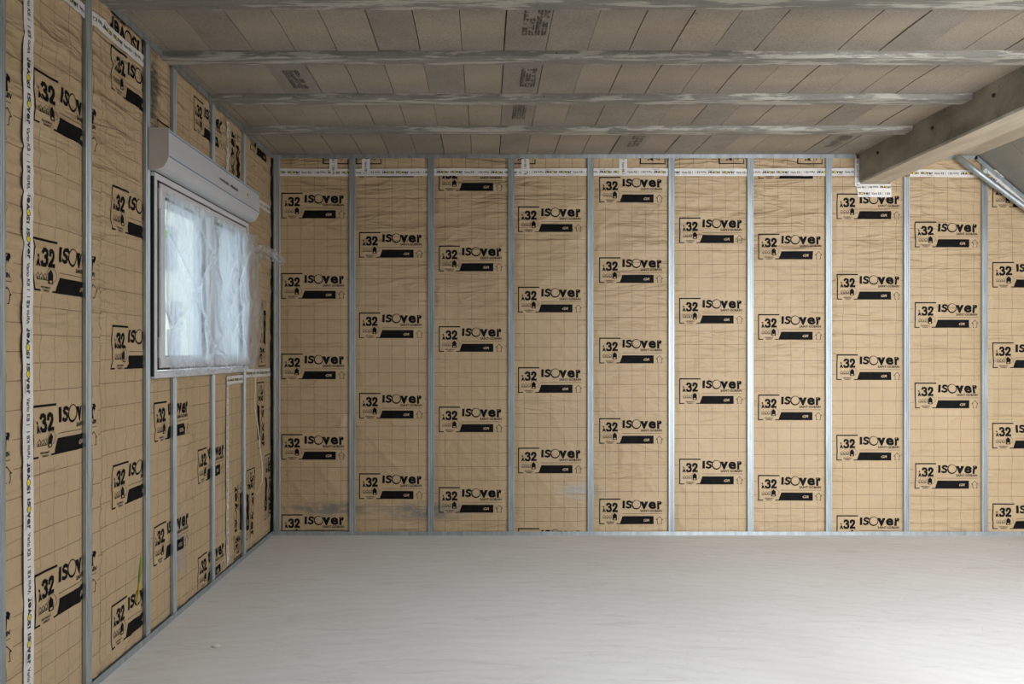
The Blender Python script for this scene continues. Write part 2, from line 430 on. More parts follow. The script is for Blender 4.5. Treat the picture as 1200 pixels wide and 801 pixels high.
# ------------------------------------------------------------------ printed marks
def text_polys(body, height, bold=0.0, res=3, sx=1.0, shear=0.0, space=1.0):
    """outline text as (verts, faces), baseline at 0, scaled so that capitals are `height` tall"""
    cu = bpy.data.curves.new('lettering', 'FONT'); cu.body = body
    cu.resolution_u = res; cu.offset = bold; cu.shear = shear; cu.space_character = space
    o = bpy.data.objects.new('lettering', cu); COL.objects.link(o)
    dg = bpy.context.evaluated_depsgraph_get(); dg.update()
    ev = o.evaluated_get(dg); me = ev.to_mesh()
    v = np.array([p.co[:2] for p in me.vertices]) if len(me.vertices) else np.zeros((0, 2))
    f = [list(p.vertices) for p in me.polygons]
    ev.to_mesh_clear(); bpy.data.objects.remove(o); bpy.data.curves.remove(cu)
    k = height / 0.73
    v = v * k
    v[:, 0] -= v[:, 0].min(); v[:, 0] *= sx
    return v, f
class Print:
    """collects flat coloured shapes"""
    def __init__(s): s.v = []; s.f = []; s.m = []
    def poly(s, pts, mi=0):
        n = len(s.v); s.v += [tuple(p) for p in pts]; s.f.append(list(range(n, n + len(pts)))); s.m.append(mi)
    def rect(s, x0, x1, y0, y1, mi=0): s.poly([(x0, y0), (x1, y0), (x1, y1), (x0, y1)], mi)
    def text(s, body, x, y, height, width=None, mi=0, **kw):
        v, f = text_polys(body, height, **kw)
        if width: v[:, 0] *= width / v[:, 0].max()
        n = len(s.v); s.v += [(a + x, b + y) for a, b in v]
        s.f += [[i + n for i in q] for q in f]; s.m += [mi] * len(f)
    def stroke(s, pts, wd, mi=0, closed=False):
        n = len(pts)
        for i in range(n if closed else n - 1):
            a = Vector(pts[i]); b = Vector(pts[(i + 1) % n]); d = (b - a).normalized(); p = Vector((-d.y, d.x)) * wd / 2; e = d * wd / 2
            s.poly([a - e - p, b + e - p, b + e + p, a - e + p], mi)
    def ring(s, cx, cy, ro, ri, dx, dy, mi=0, n=28):
        o = [(cx + ro * math.cos(t), cy + ro * math.sin(t)) for t in [2 * math.pi * k / n for k in range(n)]]
        i_ = [(cx + dx + ri * math.cos(t), cy + dy + ri * math.sin(t)) for t in [2 * math.pi * k / n for k in range(n)]]
        for k in range(n):
            j = (k + 1) % n
            s.poly([o[k], o[j], i_[j], i_[k]], mi)
    def disc(s, cx, cy, r, mi=0, n=20): s.poly([(cx + r * math.cos(2 * math.pi * k / n), cy + r * math.sin(2 * math.pi * k / n)) for k in range(n)], mi)
def word(P, x, y, xh, width, mi=0, fill=None):
    """the maker's word: i and s as small capitals, a tall ring for the o, then v e r"""
    u = width / 550.0
    P.poly([(x, y), (x + 34 * u, y), (x + 36 * u, y + xh), (x + 3 * u, y + xh)], mi)
    P.stroke([(x + (52 + a * .95) * u, y + b * xh / 108) for a, b in ((75, 88), (60, 95), (42, 97), (24, 92), (16, 79), (22, 66), (42, 57), (60, 48), (67, 33), (60, 18), (42, 11), (24, 12), (6, 19))], 25 * u, mi)
    cx, cy = x + 196 * u, y + xh * .48
    P.ring(cx, cy, 67 * u, 54 * u, 3 * u, 5 * u, mi)
    P.poly([(cx - 30 * u, cy - 58 * u), (cx + 10 * u, cy - 64 * u), (cx + 52 * u, cy - 38 * u), (cx + 10 * u, cy - 50 * u)], mi)
    if fill is not None: P.disc(cx, cy, 52 * u, fill)
    P.text('v', x + 250 * u, y, xh * 1.31, 112 * u, mi, bold=0.055)
    P.text('e', x + 366 * u, y, xh * 1.31, 108 * u, mi, bold=0.042)
    P.text('r', x + 488 * u, y, xh * 1.31, 66 * u, mi, bold=0.07)

def make_logo():
    K = 0.000538
    P = Print()
    P.rect(0, 14, 0, 360); P.rect(0, 300, 343, 360); P.rect(0, 72, 0, 13)
    P.text('\u03bb', 46, 174, 72, 48, bold=0.05)
    three = [(12, 100), (22, 112), (42, 114), (58, 105), (61, 88), (54, 73), (42, 68), (56, 62), (65, 46), (64, 27), (54, 14), (36, 11), (18, 14), (11, 25)]
    two = [(13, 88), (16, 104), (28, 113), (44, 113), (57, 104), (60, 86), (54, 68), (40, 48), (22, 28), (14, 14), (64, 14)]
    P.stroke([(98 + a, 172 + b) for a, b in three], 27); P.stroke([(184 + a, 172 + b) for a, b in two], 28)
    for k in range(3):
        hx = 52 + k * 42
        P.stroke([(hx, 82), (hx, 108), (hx + 18, 128), (hx + 36, 108), (hx + 36, 82)], 4, 0, True)
        P.rect(hx + 12, hx + 22, 84, 100)
    P.poly([(188, 58), (248, 58), (248, 128), (218, 160), (188, 128)])
    P.rect(204, 232, 66, 82, 2)
    P.stroke([(256, 74), (284, 88), (288, 128), (262, 160), (236, 166)], 5, 1)
    P.stroke([(180, 78), (172, 110), (184, 150), (206, 168)], 4, 1)
    P.text('PERFORMANCE', 92, 24, 15, 122, bold=0.02); P.text('THERMIQUE', 108, 2, 15, 88, bold=0.02)
    word(P, 325, 222, 108, 550)
    P.text('SAINT-GOBAIN', 580, 172, 32, 300, bold=0.03)
    P.rect(322, 888, 143, 149, 1)
    P.poly([(242, 0), (765, 0), (765, 113), (326, 113), (290, 13), (242, 13)])
    P.text('GR', 624, 38, 34, 82, 2, bold=0.03, shear=0.3)
    P.stroke([(800, 62), (846, 108), (893, 62)], 6, 0); P.stroke([(818, 64), (818, 6), (835, 6)], 6, 0); P.stroke([(876, 64), (876, 6), (859, 6)], 6, 0)
    P.stroke([(800, 62), (818, 62)], 6, 0); P.stroke([(876, 62), (893, 62)], 6, 0)
    bm = bmesh.new()
    for f, mi in zip(P.f, P.m):
        lift = {0: 0.0, 1: 0.0, 2: 0.0006}[mi]
        try:
            ff = bm.faces.new([bm.verts.new((P.v[i][0] * K, P.v[i][1] * K, lift)) for i in f]); ff.material_index = mi
        except ValueError: pass
    for ff in bm.faces:
        if ff.normal.z < 0: pass
    bmesh.ops.remove_doubles(bm, verts=bm.verts, dist=1e-6)
    for k in range(1, 41):
        x = k * PER / 50
        bmesh.ops.bisect_plane(bm, geom=list(bm.verts) + list(bm.edges) + list(bm.faces), plane_co=(x, 0, 0), plane_no=(1, 0, 0))
    for k in range(1, 17):
        bmesh.ops.bisect_plane(bm, geom=list(bm.verts) + list(bm.edges) + list(bm.faces), plane_co=(0, k * PER / 50, 0), plane_no=(0, 1, 0))
    bm.normal_update()
    for ff in list(bm.faces):
        if ff.normal.z < 0: ff.normal_flip()
    bm.verts.ensure_lookup_table()
    v = np.array([q.co[:] for q in bm.verts]); f = [[q.index for q in ff.verts] for ff in bm.faces]
    mi = [ff.material_index for ff in bm.faces]
    bm.free()
    return v, f, mi
LOGO = make_logo()
LOGO_C = (LOGO[0], np.array([np.mean(LOGO[0][q], axis=0) for q in LOGO[1]]))
def make_tapeprint():
    P = Print()
    K = 0.001
    word(P, 0, 20, 17, 92, 0, 1)
    P.text('SAINT-GOBAIN', 48, 9, 5, 44)
    P.text('Vario KB 1', 104, 20, 17, 84, bold=0.02)
    out = [(x * K, y * K) for x, y in P.v]
    return np.array(out), P.f, P.m
TPRINT = make_tapeprint()

def build_faces(name, V, Fc, mis, mats, parent=None, smooth=True, uv=None):
    V = np.array(V, dtype=float)
    used = np.zeros(len(V), bool); used[np.fromiter((i for q in Fc for i in q), int)] = True
    new = np.cumsum(used) - 1
    Fc = [[int(new[i]) for i in q] for q in Fc]; V = V[used]
    if uv is not None: uv = uv[used]
    me = bpy.data.meshes.new(name)
    me.from_pydata([tuple(p) for p in V], [], Fc)
    me.polygons.foreach_set('material_index', mis)
    if uv is not None:
        l = me.uv_layers.new(name='UVMap')
        idx = np.zeros(len(me.loops), dtype=np.int32); me.loops.foreach_get('vertex_index', idx)
        l.data.foreach_set('uv', uv[idx].astype(np.float32).ravel())
    return link_mesh(name, me, mats, parent, smooth)

def facing(wall, a0, a1, z0, z1, logo_a, logo_z, parent, rot=0, logos=None, keep=None, name='kraft_facing'):
    """one sheet of printed kraft paper; logo_a, logo_z = left bottom corner of one logo (they repeat every PER upwards)
    rot: 0 upright, 1 reading upwards, 2 upside down, 3 reading downwards"""
    g = PER / 50
    ua = logo_a + g * np.arange(math.ceil((a0 - logo_a) / g), math.floor((a1 - logo_a) / g) + 1)
    uz = logo_z + g * np.arange(math.ceil((z0 - logo_z) / g), math.floor((z1 - logo_z) / g) + 1)
    ua = np.unique(np.concatenate([[a0], ua[(ua > a0 + 1e-4) & (ua < a1 - 1e-4)], [a1]]))
    uz = np.unique(np.concatenate([[z0], uz[(uz > z0 + 1e-4) & (uz < z1 - 1e-4)], [z1]]))
    A, Z = np.meshgrid(ua, uz)
    hh = H(wall, A.ravel(), Z.ravel())
    Vv = place(wall, A.ravel(), Z.ravel(), hh)
    nu, nz = len(ua), len(uz)
    Fc, mis = [], []
    flip = wall == 'left'
    for j in range(nz - 1):
        for i in range(nu - 1):
            if keep is not None and not keep((ua[i] + ua[i + 1]) / 2, (uz[j] + uz[j + 1]) / 2): continue
            q = [j * nu + i, j * nu + i + 1, (j + 1) * nu + i + 1, (j + 1) * nu + i]
            Fc.append(q[::-1] if flip else q); mis.append(0)
    la, lz = A.ravel() - logo_a, Z.ravel() - logo_z
    uv = {0: (la, lz), 1: (lz, -la), 2: (-la, -lz), 3: (-lz, la)}[rot]
    UV = np.stack(uv, 1)
    Hg = hh.reshape(nz, nu)
    def bil(a, z):
        i = np.clip(np.searchsorted(ua, a) - 1, 0, nu - 2); j = np.clip(np.searchsorted(uz, z) - 1, 0, nz - 2)
        fa = (a - ua[i]) / (ua[i + 1] - ua[i]); fz = (z - uz[j]) / (uz[j + 1] - uz[j])
        fa = np.clip(fa, 0, 1); fz = np.clip(fz, 0, 1)
        return (Hg[j, i] * (1 - fa) + Hg[j, i + 1] * fa) * (1 - fz) + (Hg[j + 1, i] * (1 - fa) + Hg[j + 1, i + 1] * fa) * fz
    if logos is None:
        k0 = math.floor((z0 - logo_z) / PER) - 1
        logos = [(logo_a, logo_z + PER * k, 0) for k in range(k0, k0 + 8) if logo_z + PER * k < z1 and logo_z + PER * k + 0.195 > z0]
    allV, allUV = [Vv], [UV]; n = len(Vv)
    lv, lf, lm = LOGO; cc = LOGO_C[1]
    def tr(p, a, z, r):
        if r == 0: return a + p[:, 0], z + p[:, 1]
        if r == 1: return a - p[:, 1], z + p[:, 0]
        if r == 2: return a - p[:, 0], z - p[:, 1]
        return a + p[:, 1], z - p[:, 0]
    for (a, z, r) in logos:
        pa, pz = tr(lv, a, z, r)
        ca, cz = tr(cc, a, z, r)
        ok = (ca > a0 + .003) & (ca < a1 - .003) & (cz > z0 + .003) & (cz < z1 - .003)
        off = bil(pa, pz) + 0.0012 + lv[:, 2]
        allV.append(place(wall, pa, pz, off)); allUV.append(np.full((len(pa), 2), 0.3))
        for q, mi, o, x, y in zip(lf, lm, ok, ca, cz):
            if not o or (keep is not None and not keep(x, y)): continue
            qq = [i + n for i in q]
            Fc.append(qq[::-1] if flip else qq); mis.append(mi + 1)
        n += len(pa)
    masked = rot == 0 and all(l[2] == 0 for l in logos) and len(logos) > 0
    return build_faces(name, np.concatenate(allV), Fc, mis,
                       [M['kraft'] if masked else M['kraft_free'], M['ink'], M['ink_thin'], M['kraft_free']], parent, True, np.concatenate(allUV))
def wool(wall, a0, a1, z0, z1, parent, top_slope=False):
    bm = bmesh.new(); t = 0.085
    if wall == 'back':
        if top_slope:
            pts = [(a0, z0), (a1, z0), (a1, z1 - max(0, (a1 - SLOPE_X)) * SLOPE - .05)]
            if a0 < SLOPE_X: pts.append((SLOPE_X, z1 - .05)); pts.append((a0, z1 - .05))
            else: pts.append((a0, z1 - (a0 - SLOPE_X) * SLOPE - .05))
            extrude_profile(bm, pts, (0, D + GAP + .004, 0), (0, D + GAP + t, 0), (1, 0, 0), (0, 0, 1))
        else: bx(bm, a0, a1, D + GAP + .004, D + GAP + t, z0, z1)
    else: bx(bm, -(WL + GAP + t), -(WL + GAP + .004), a0, a1, z0, z1)
    bevel(bm, 0.004, 1)
    return bm_obj('glass_wool', bm, M['wool'], parent)
def panel(wall, a0, a1, z0, z1, logo_a, logo_z, label, group, keep=None, slope=False, wool_top=None, **kw):
    loc = ((a0 + a1) / 2, D + GAP, z0) if wall == 'back' else (-(WL + GAP), (a0 + a1) / 2, z0)
    root = empty('insulation_batt', loc)
    tag(root, label, 'insulation batt', group)
    facing(wall, a0, a1, z0, z1, logo_a, logo_z, root, keep=keep, **kw)
    wool(wall, a0 + .004, a1 - .004, z0 + .004, (z1 if wool_top is None else wool_top) - .004, root, slope)
    return root
def tape(wall, a0, a1, z0, z1, label, phase=0.0, vertical=False, over=0.0022, printed=True, group=None, wob=0.003, seed=0):
    """strip of white printed sealing tape following the paper"""
    L = (z1 - z0) if vertical else (a1 - a0)
    Wd = (a1 - a0) if vertical else (z1 - z0)
    n = max(2, int(L / 0.012)); k = 7
    s = np.linspace(0, L, n + 1); t = np.linspace(0, Wd, k)
    S, T = np.meshgrid(s, t, indexing='ij')
    def wobble(s_): return wob * 2 * (vn(s_ * 2.2, np.zeros_like(s_) + seed, 5) - 0.5) + wob * .5 * (vn(s_ * 5, np.zeros_like(s_) + seed, 6) - 0.5)
    def to(s_, t_):
        if vertical: return a0 + t_ + wobble(s_), z0 + s_
        return a0 + s_, z0 + t_ + wobble(s_)
    def lift(a, z, e=0.0): return np.maximum(H(wall, a, z) + 0.001, 0.010 + 0.25 * H(wall, a, z)) + over * .6 + e + 0.0010 * vn(a * 30, z * 30, seed + 2)
    a, z = to(S.ravel(), T.ravel())
    V0 = place(wall, a, z, lift(a, z)); Fc = []
    for i in range(n):
        for j in range(k - 1):
            q = [i * k + j, (i + 1) * k + j, (i + 1) * k + j + 1, i * k + j + 1]
            Fc.append(q)
    mis = [0] * len(Fc)
    allV = [V0]; nn = len(V0)
    if printed:
        pv, pf, pm = TPRINT; sc = Wd / 0.056; x = -phase
        flipm = vertical
        while x < L:
            for half in (0, 1):
                if half == 0: ps, pt = x + pv[:, 0] * sc, pv[:, 1] * sc
                else: ps, pt = x + (0.395 - pv[:, 0]) * sc, (0.056 - pv[:, 1]) * sc
                if flipm: pt = Wd - pt if True else pt
                aa, zz = to(ps, pt)
                if flipm: pass
                allV.append(place(wall, aa, zz, lift(aa, zz, 0.0009)))
                for q, mi in zip(pf, pm):
                    cs = ps[q].mean()
                    if cs < 0.004 or cs > L - 0.004: continue
                    Fc.append([i + nn for i in q]); mis.append(1 + mi)
                nn += len(pv)
            x += 0.41 * sc
    o = build_faces('sealing_tape', np.concatenate(allV), Fc, mis, [M['tape'], M['tape_ink'], M['yellow']], None, True)
    return tag(o, label, 'tape', group)

# ------------------------------------------------------------------ the room shell
def struct(name, bm, m):
    o = bm_obj(name, bm, m); return tag(o, kind='structure')
RX, RY = 5.35, -2.0     # right knee wall and rear wall
KNEE = CEIL - (RX - SLOPE_X) * SLOPE
bm = bmesh.new(); bx(bm, -1.95, RX + .2, RY - .2, D + .35, -0.2, 0.0); struct('floor', bm, M['floor'])
bm = bmesh.new(); bx(bm, -1.95, RX + .2, D + 0.115, D + 0.33, 0, CEIL + .25); struct('wall_back', bm, M['masonry'])
WY0, WY1, WZ0, WZ1 = 4.005, 5.60, 1.249, 2.243      # the window
LX = -(WL + 0.12)
bm = bmesh.new()
bx(bm, LX - .2, LX, RY, WY0 + .02, 0, CEIL + .2); bx(bm, LX - .2, LX, WY1 - .02, D + .115, 0, CEIL + .2)
bx(bm, LX - .2, LX, WY0 + .02, WY1 - .02, 0, WZ0 + .02); bx(bm, LX - .2, LX, WY0 + .02, WY1 - .02, WZ1 + .1, CEIL + .2)
struct('wall_left', bm, M['masonry'])
bm = bmesh.new(); bx(bm, RX, RX + .1, RY, D + .115, 0, KNEE + .12); struct('wall_right', bm, M['plaster'])
bm = bmesh.new()    # rear wall, its wide opening invented to let daylight in
bx(bm, -1.95, 2.4, RY - .2, RY, 0, CEIL); bx(bm, 4.4, RX, RY - .2, RY, 0, CEIL); bx(bm, 2.4, 4.4, RY - .2, RY, 2.15, CEIL)
struct('wall_front', bm, M['plaster'])
bm = bmesh.new(); bx(bm, 1.93, 2.03, RY, 2.4, 0, CEIL - .035); struct('wall_light_blocker', bm, M['plaster'])   # unseen, added right of the camera to shade the left side

# ceiling: concrete infill blocks between the joists
JY = [6.34, 5.56, 4.88, 4.20, 3.52, 2.84, 2.16, 1.48, 0.80, 0.12, -0.56, -1.24, -1.92]
rng = random.Random(5)
BW = 0.207            # width of one block
def ceiling_mesh():
    V, Fc, tone = [], [], []
    X0 = {0: 0.120, 1: 0.105, 2: 0.095, 3: 0.085}
    for r in range(len(JY) - 1):
        y1, y0 = JY[r] - 0.05, JY[r + 1] + 0.05
        off = (.116, .110, .101, .099)[r] if r < 4 else 0.1
        k0 = math.ceil((LX - off) / BW) - 1
        x = off + k0 * BW
        while x < 2.85:
            ga, gb = rng.uniform(.0008, .0040), rng.uniform(.0006, .0026)
            dz = rng.uniform(-.002, .0025)
            t0 = rng.uniform(0.95, 1.04); flat = rng.random() < 0.16
            idx = round((x - off) / BW)
            if (r, idx) in STENCILS: flat = True; t0 = 0.93
            xa, xb = max(x + ga, LX), min(x + BW - gb, 2.85)
            if (y0 + y1) / 2 < CS[3] and (y0 + y1) / 2 > CS[2] and xb > CS[0] and xa < CS[1]:
                x += BW; continue
            if xb - xa > 0.01:
                n = len(V); m = 12
                for i in range(m + 1):
                    t = i / m; y = y0 + (y1 - y0) * t
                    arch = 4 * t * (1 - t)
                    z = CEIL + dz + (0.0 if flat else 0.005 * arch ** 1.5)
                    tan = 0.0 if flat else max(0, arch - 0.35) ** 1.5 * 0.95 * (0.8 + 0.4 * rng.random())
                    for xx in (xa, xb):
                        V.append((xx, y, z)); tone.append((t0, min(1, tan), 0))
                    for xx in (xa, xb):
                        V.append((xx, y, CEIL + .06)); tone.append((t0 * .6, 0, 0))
                for i in range(m):
                    a = n + i * 4
                    Fc.append((a + 4, a + 5, a + 1, a)); Fc.append((a, a + 2, a + 6, a + 4)); Fc.append((a + 1, a + 5, a + 7, a + 3))
            x += BW
    # solid roof slab over it, with a shaft left open for the invented roof light
    xs = [LX - .2, CS[0], CS[1], SLOPE_X]; ys = [RY - .2, CS[2], CS[3], D + .33]
    for a in range(3):
        for c in range(3):
            if a == 1 and c == 1: continue
            b = len(V)
            for z in (CEIL + .055, CEIL + .26):
                V += [(xs[a], ys[c], z), (xs[a + 1], ys[c], z), (xs[a + 1], ys[c + 1], z), (xs[a], ys[c + 1], z)]
            tone += [(.35, 0, 0)] * 4 + [(.6, 0, 0)] * 4
            for q in ((0, 3, 2, 1), (4, 5, 6, 7), (0, 1, 5, 4), (1, 2, 6, 5), (2, 3, 7, 6), (3, 0, 4, 7)): Fc.append(tuple(b + i for i in q))
    nb = len(Fc)
    mis = [0] * nb
    # stencilled marks on some blocks, rows of blocky characters
    for (r, idx), (fx, fy, rows) in STENCILS.items():
        y1, y0 = JY[r] - 0.05, JY[r + 1] + 0.05
        off = (.116, .110, .101, .099)[r]
        bx0 = off + idx * BW
        for c in range(rows):
            for q in range(9):
                if rng.random() < 0.12: continue
                cx = bx0 + 0.2 * fx + c * 0.03; cy = y0 + (y1 - y0) * fy + q * 0.033
                for s in range(4):
                    if rng.random() < 0.25: continue
                    if s < 2: r_ = (cx, cx + .02, cy + s * .018, cy + s * .018 + .006)
                    else: r_ = (cx + (s - 2) * .016, cx + (s - 2) * .016 + .006, cy, cy + .024)
                    n = len(V); z = CEIL - 0.0035
                    V += [(r_[0], r_[2], z), (r_[0], r_[3], z), (r_[1], r_[3], z), (r_[1], r_[2], z)]
                    tone += [(1, 0, 0)] * 4; Fc.append((n, n + 1, n + 2, n + 3)); mis.append(1)
    me = bpy.data.meshes.new('ceiling'); me.from_pydata(V, [], Fc)
    me.polygons.foreach_set('material_index', mis)
    at = me.attributes.new('block_tone', 'FLOAT_VECTOR', 'POINT'); at.data.foreach_set('vector', np.array(tone, dtype=np.float32).ravel())
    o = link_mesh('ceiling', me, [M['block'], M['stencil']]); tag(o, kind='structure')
STENCILS = {(3, 0): (0.40, 0.12, 4), (2, 0): (0.50, 0.25, 3), (1, 0): (0.35, 0.2, 3), (2, -6): (0.35, 0.30, 3), (0, 4): (0.45, 0.2, 3), (0, 11): (0.4, 0.2, 3)}
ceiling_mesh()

def joist(y, label, x1=2.829):
    """precast concrete joist, its foot showing below the blocks"""
    bm = bmesh.new()
    x0 = LX; n = 150
    prof = [(-.06, .12), (-.062, -.004), (-.058, -.026), (-.05, -.031), (.05, -.031), (.058, -.026), (.062, -.004), (.06, .12)]
    rings = []
    for i in range(n + 1):
        x = x0 + (x1 - x0) * i / n
        r = []
        for j, (u, v) in enumerate(prof):
            e = 0.004 * (float(vn(x * 9 + y, j * 3.1, 9)) - .5) if 0 < j < 7 else 0
            r.append(bm.verts.new((x, y + u + e, CEIL + v + e * .8)))
        rings.append(r)
    for a, b in zip(rings, rings[1:]):
        for j in range(len(prof) - 1): bm.faces.new((a[j], a[j + 1], b[j + 1], b[j]))
        bm.faces.new((a[-1], a[0], b[0], b[-1]))
    bm.faces.new(rings[0]); bm.faces.new(list(reversed(rings[-1])))
    o = bm_obj('ceiling_joist', bm, M['joist'])
    return tag(o, label, 'joist', 'concrete joists across the ceiling')
for y, l in zip(JY[1:], ['thin-looking grey concrete ceiling joist next to the back wall, the furthest one in view',
                     'grey concrete ceiling joist, second from the back wall, whitish streak along its middle',
                     'grey concrete ceiling joist, third from the back wall, whitish laitance towards the right',
                     'nearest grey concrete ceiling joist, cut by the top edge of the photo']):
    joist(y, l)
for y in JY[5:]:
    o = joist(y, 'grey concrete ceiling joist overhead, nearer than the top edge of the photo', CS[0] - .01 if CS[2] < y < CS[3] else 2.829)

# downstand beam
def beam():
    bm = bmesh.new(); bx0, bx1, z0 = 2.83, 3.06, 2.656
    n = 160
    prof = [(bx0, CEIL + .058), (bx0 - .001, z0 + .012), (bx0 + .010, z0), (bx1 - .010, z0), (bx1, z0 + .012), (bx1, CEIL + .058)]
    rings = []
    for i in range(n + 1):
        y = RY + (D + .113 - RY) * i / n; r = []
        for j, (x, z) in enumerate(prof):
            e = 0.007 * (float(vn(y * 4, j * 2.3, 21)) - .5) + 0.003 * (float(vn(y * 15, j, 22)) - .5)
            if j in (0, 5): e = 0
            r.append(bm.verts.new((x + e, y, z + e * .7)))
        rings.append(r)
    for a, b in zip(rings, rings[1:]):
        for j in range(5): bm.faces.new((a[j], b[j], b[j + 1], a[j + 1])).material_index = 1 if j == 2 else 0
        bm.faces.new((a[5], b[5], b[0], a[0]))
    bm.faces.new(rings[0]); bm.faces.new(list(reversed(rings[-1])))
    o = bm_obj('concrete_beam', bm, [M['beam'], M['board_bounce']])
    tag(o, 'heavy rough concrete beam running from the top right edge to the back wall', 'beam')
    # small cast-in holes of the formwork
    bm = bmesh.new()
    for (y, z) in ((4.62, 2.80), (5.25, 2.79), (5.98, 2.81), (3.9, 2.77)):
        m = Matrix.Translation((bx0 - .004, y, z)) @ Matrix.Rotation(math.pi / 2, 4, 'Y')
        bmesh.ops.create_cone(bm, cap_ends=True, segments=12, radius1=.010, radius2=.012, depth=.01, matrix=m)
    h = bm_obj('tie_hole', bm, M['dark'], o)
beam()
bm = bmesh.new(); bx(bm, 3.06, SLOPE_X, RY, D + .113, CEIL - 0.008, CEIL + .058); struct('ceiling_strip', bm, M['board_bounce'])
# sloping slab right of the beam, its unseen roof window opening made up for daylight
def slope_slab():
    bm = bmesh.new()
    U = Vector((1, 0, -SLOPE)).normalized(); L = (RX - SLOPE_X) * math.hypot(1, SLOPE) + .25
    Vv = Vector((SLOPE, 0, 1)).normalized()
    def slab(u0, u1, y0, y1):
        o = Vector((SLOPE_X, 0, CEIL))
        c = [o + U * u0, o + U * u1, o + U * u1 + Vv * .2, o + U * u0 + Vv * .2]
        a = [bm.verts.new((p.x, y0, p.z)) for p in c]; b = [bm.verts.new((p.x, y1, p.z)) for p in c]
        for i in range(4):
            j = (i + 1) % 4; bm.faces.new((a[i], a[j], b[j], b[i]))
        bm.faces.new(list(reversed(a))); bm.faces.new(b)
    slab(0, L, RY, SK_Y0); slab(0, SK_U0, SK_Y0, SK_Y1); slab(SK_U1, L, SK_Y0, SK_Y1); slab(0, L, SK_Y1, 5.90); slab(0, L, 5.906, D + .113)
    struct('wall_slope', bm, M['slope'])
slope_slab()

# ------------------------------------------------------------------ metal tracks and studs
def c_profile(w_, d_):
    """front-facing channel outline: two shallow grooves, flanges going back (u across, v towards the room)"""
    t = .0012; h = w_ / 2
    out = [(-h, -d_), (-h, -.003), (-h + .003, 0), (-.013, 0), (-.011, -.0022), (-.004, -.0022), (-.002, -.0008), (.002, -.0008), (.004, -.0022), (.011, -.0022), (.013, 0), (h - .003, 0), (h, -.003), (h, -d_)]
    inn = [(h - .006, -d_), (h - .006, -d_ + t), (h - t, -d_ + t), (h - t, -.004), (h - .004, -t - .0003), (-h + .004, -t - .0003), (-h + t, -.004), (-h + t, -d_ + t), (-h + .006, -d_ + t), (-h + .006, -d_)]
    return out, inn
def stud(wall, a, z0, z1, label, group, wd=STUD_W):
    bm = bmesh.new()
    h = wd / 2; d_ = STUD_D
    pts = [(-h, -d_), (-h, -.003), (-h + .003, 0), (-.013, 0), (-.010, -.003), (-.004, -.003), (-.0015, -.0005), (.0015, -.0005), (.004, -.003), (.010, -.003), (.013, 0), (h - .003, 0), (h, -.003), (h, -d_),
           (h - .0015, -d_), (h - .0015, -.005), (0, -.0048), (-h + .0015, -.005), (-h + .0015, -d_)]
    if wall == 'back': p0, p1, U, V = (a, D, z0), (a, D, z1), (1, 0, 0), (0, -1, 0)
    else: p0, p1, U, V = (-WL, a, z0), (-WL, a, z1), (0, -1, 0), (1, 0, 0)
    extrude_profile(bm, pts, p0, p1, U, V)
    bmesh.ops.recalc_face_normals(bm, faces=bm.faces)
    o = bm_obj('metal_stud', bm, M['steel'])
    return tag(o, label, 'metal stud', group)
ordn = ['first', 'second', 'third', 'fourth', 'fifth', 'sixth', 'seventh', 'eighth', 'ninth', 'tenth', 'eleventh']
for i, a in enumerate(BACK_STUDS):
    top = CEIL - .004 if a < SLOPE_X else CEIL - (a + .03 - SLOPE_X) * SLOPE - .012
    if a > 4.2: lab = None; continue
    lab = 'galvanised stud on the back wall, %s to the right of the corner stud' % ordn[i]
    if i == 6: lab = 'galvanised metal stud on the back wall just left of where the concrete beam lands'
    if i == 7: lab = 'galvanised metal stud on the back wall whose head stops under the concrete beam'; top = 2.70
    if i == 8: lab = 'galvanised metal stud on the back wall furthest right, its head behind the slanting tube'
    stud('back', a, .004, top, lab, 'metal studs on the back wall')
stud('back', -WL + 0.036, .004, CEIL - .004, 'galvanised corner stud where the left wall meets the back wall', 'metal studs on the back wall', 0.05)
LL = ['galvanised metal stud on the left wall cut by the left edge of the photo',
      'galvanised metal stud on the left wall, full height, nearest complete one to the camera',
      'full-height galvanised stud on the left wall along the near side of the window']
for a, l in zip(LEFT_STUDS[:3], LL): stud('left', a, .004, CEIL - .004, l, 'metal studs on the left wall')
for a, l in zip(LEFT_STUDS[3:], ('nearest', 'middle', 'furthest')):
    stud('left', a, .004, WZ0 - .004, 'short galvanised stud on the left wall below the window, the %s of the three' % l, 'short studs below the window', 0.043)
    stud('left', a, WZ1 + (.01 if a > 5.5 else .21), CEIL - .004, 'short galvanised stud on the left wall above the shutter box, the %s of the three' % l, 'short studs above the window', 0.043)
def track(p0, p1, N_, up, label):
    """U channel: N_ = into the room, up = +1 floor track, -1 ceiling track"""
    bm = bmesh.new()
    t = .0015; hgt = .030
    pts = [(.0025, 0), (.0025, hgt * up), (.001, hgt * up), (.001, t * up), (-.022, t * up), (-.022, hgt * up), (-.0235, hgt * up), (-.0235, 0)]
    extrude_profile(bm, pts, p0, p1, N_, (0, 0, 1))
    bmesh.ops.recalc_face_normals(bm, faces=bm.faces)
    o = bm_obj('metal_track', bm, M['steel']); return tag(o, label, 'metal track')
track((-WL, D, 0.0), (RX - .01, D, 0.0), (0, -1, 0), 1, 'thin galvanised floor track along the foot of the back wall')
track((-WL, D, CEIL - .001), (0.70 - .002, D, CEIL - .001), (0, -1, 0), -1, 'galvanised ceiling track on the back wall, left length up to the joint near the middle')
track((0.70 + .57, D - .0008, CEIL - .001), (2.80, D - .0008, CEIL - .001), (0, -1, 0), -1, 'galvanised ceiling track on the back wall, right length ending at the beam')
track((0.70, D, CEIL - .001), (1.27, D, CEIL - .001), (0, -1, 0), -1, 'short galvanised ceiling track piece between the two long lengths')
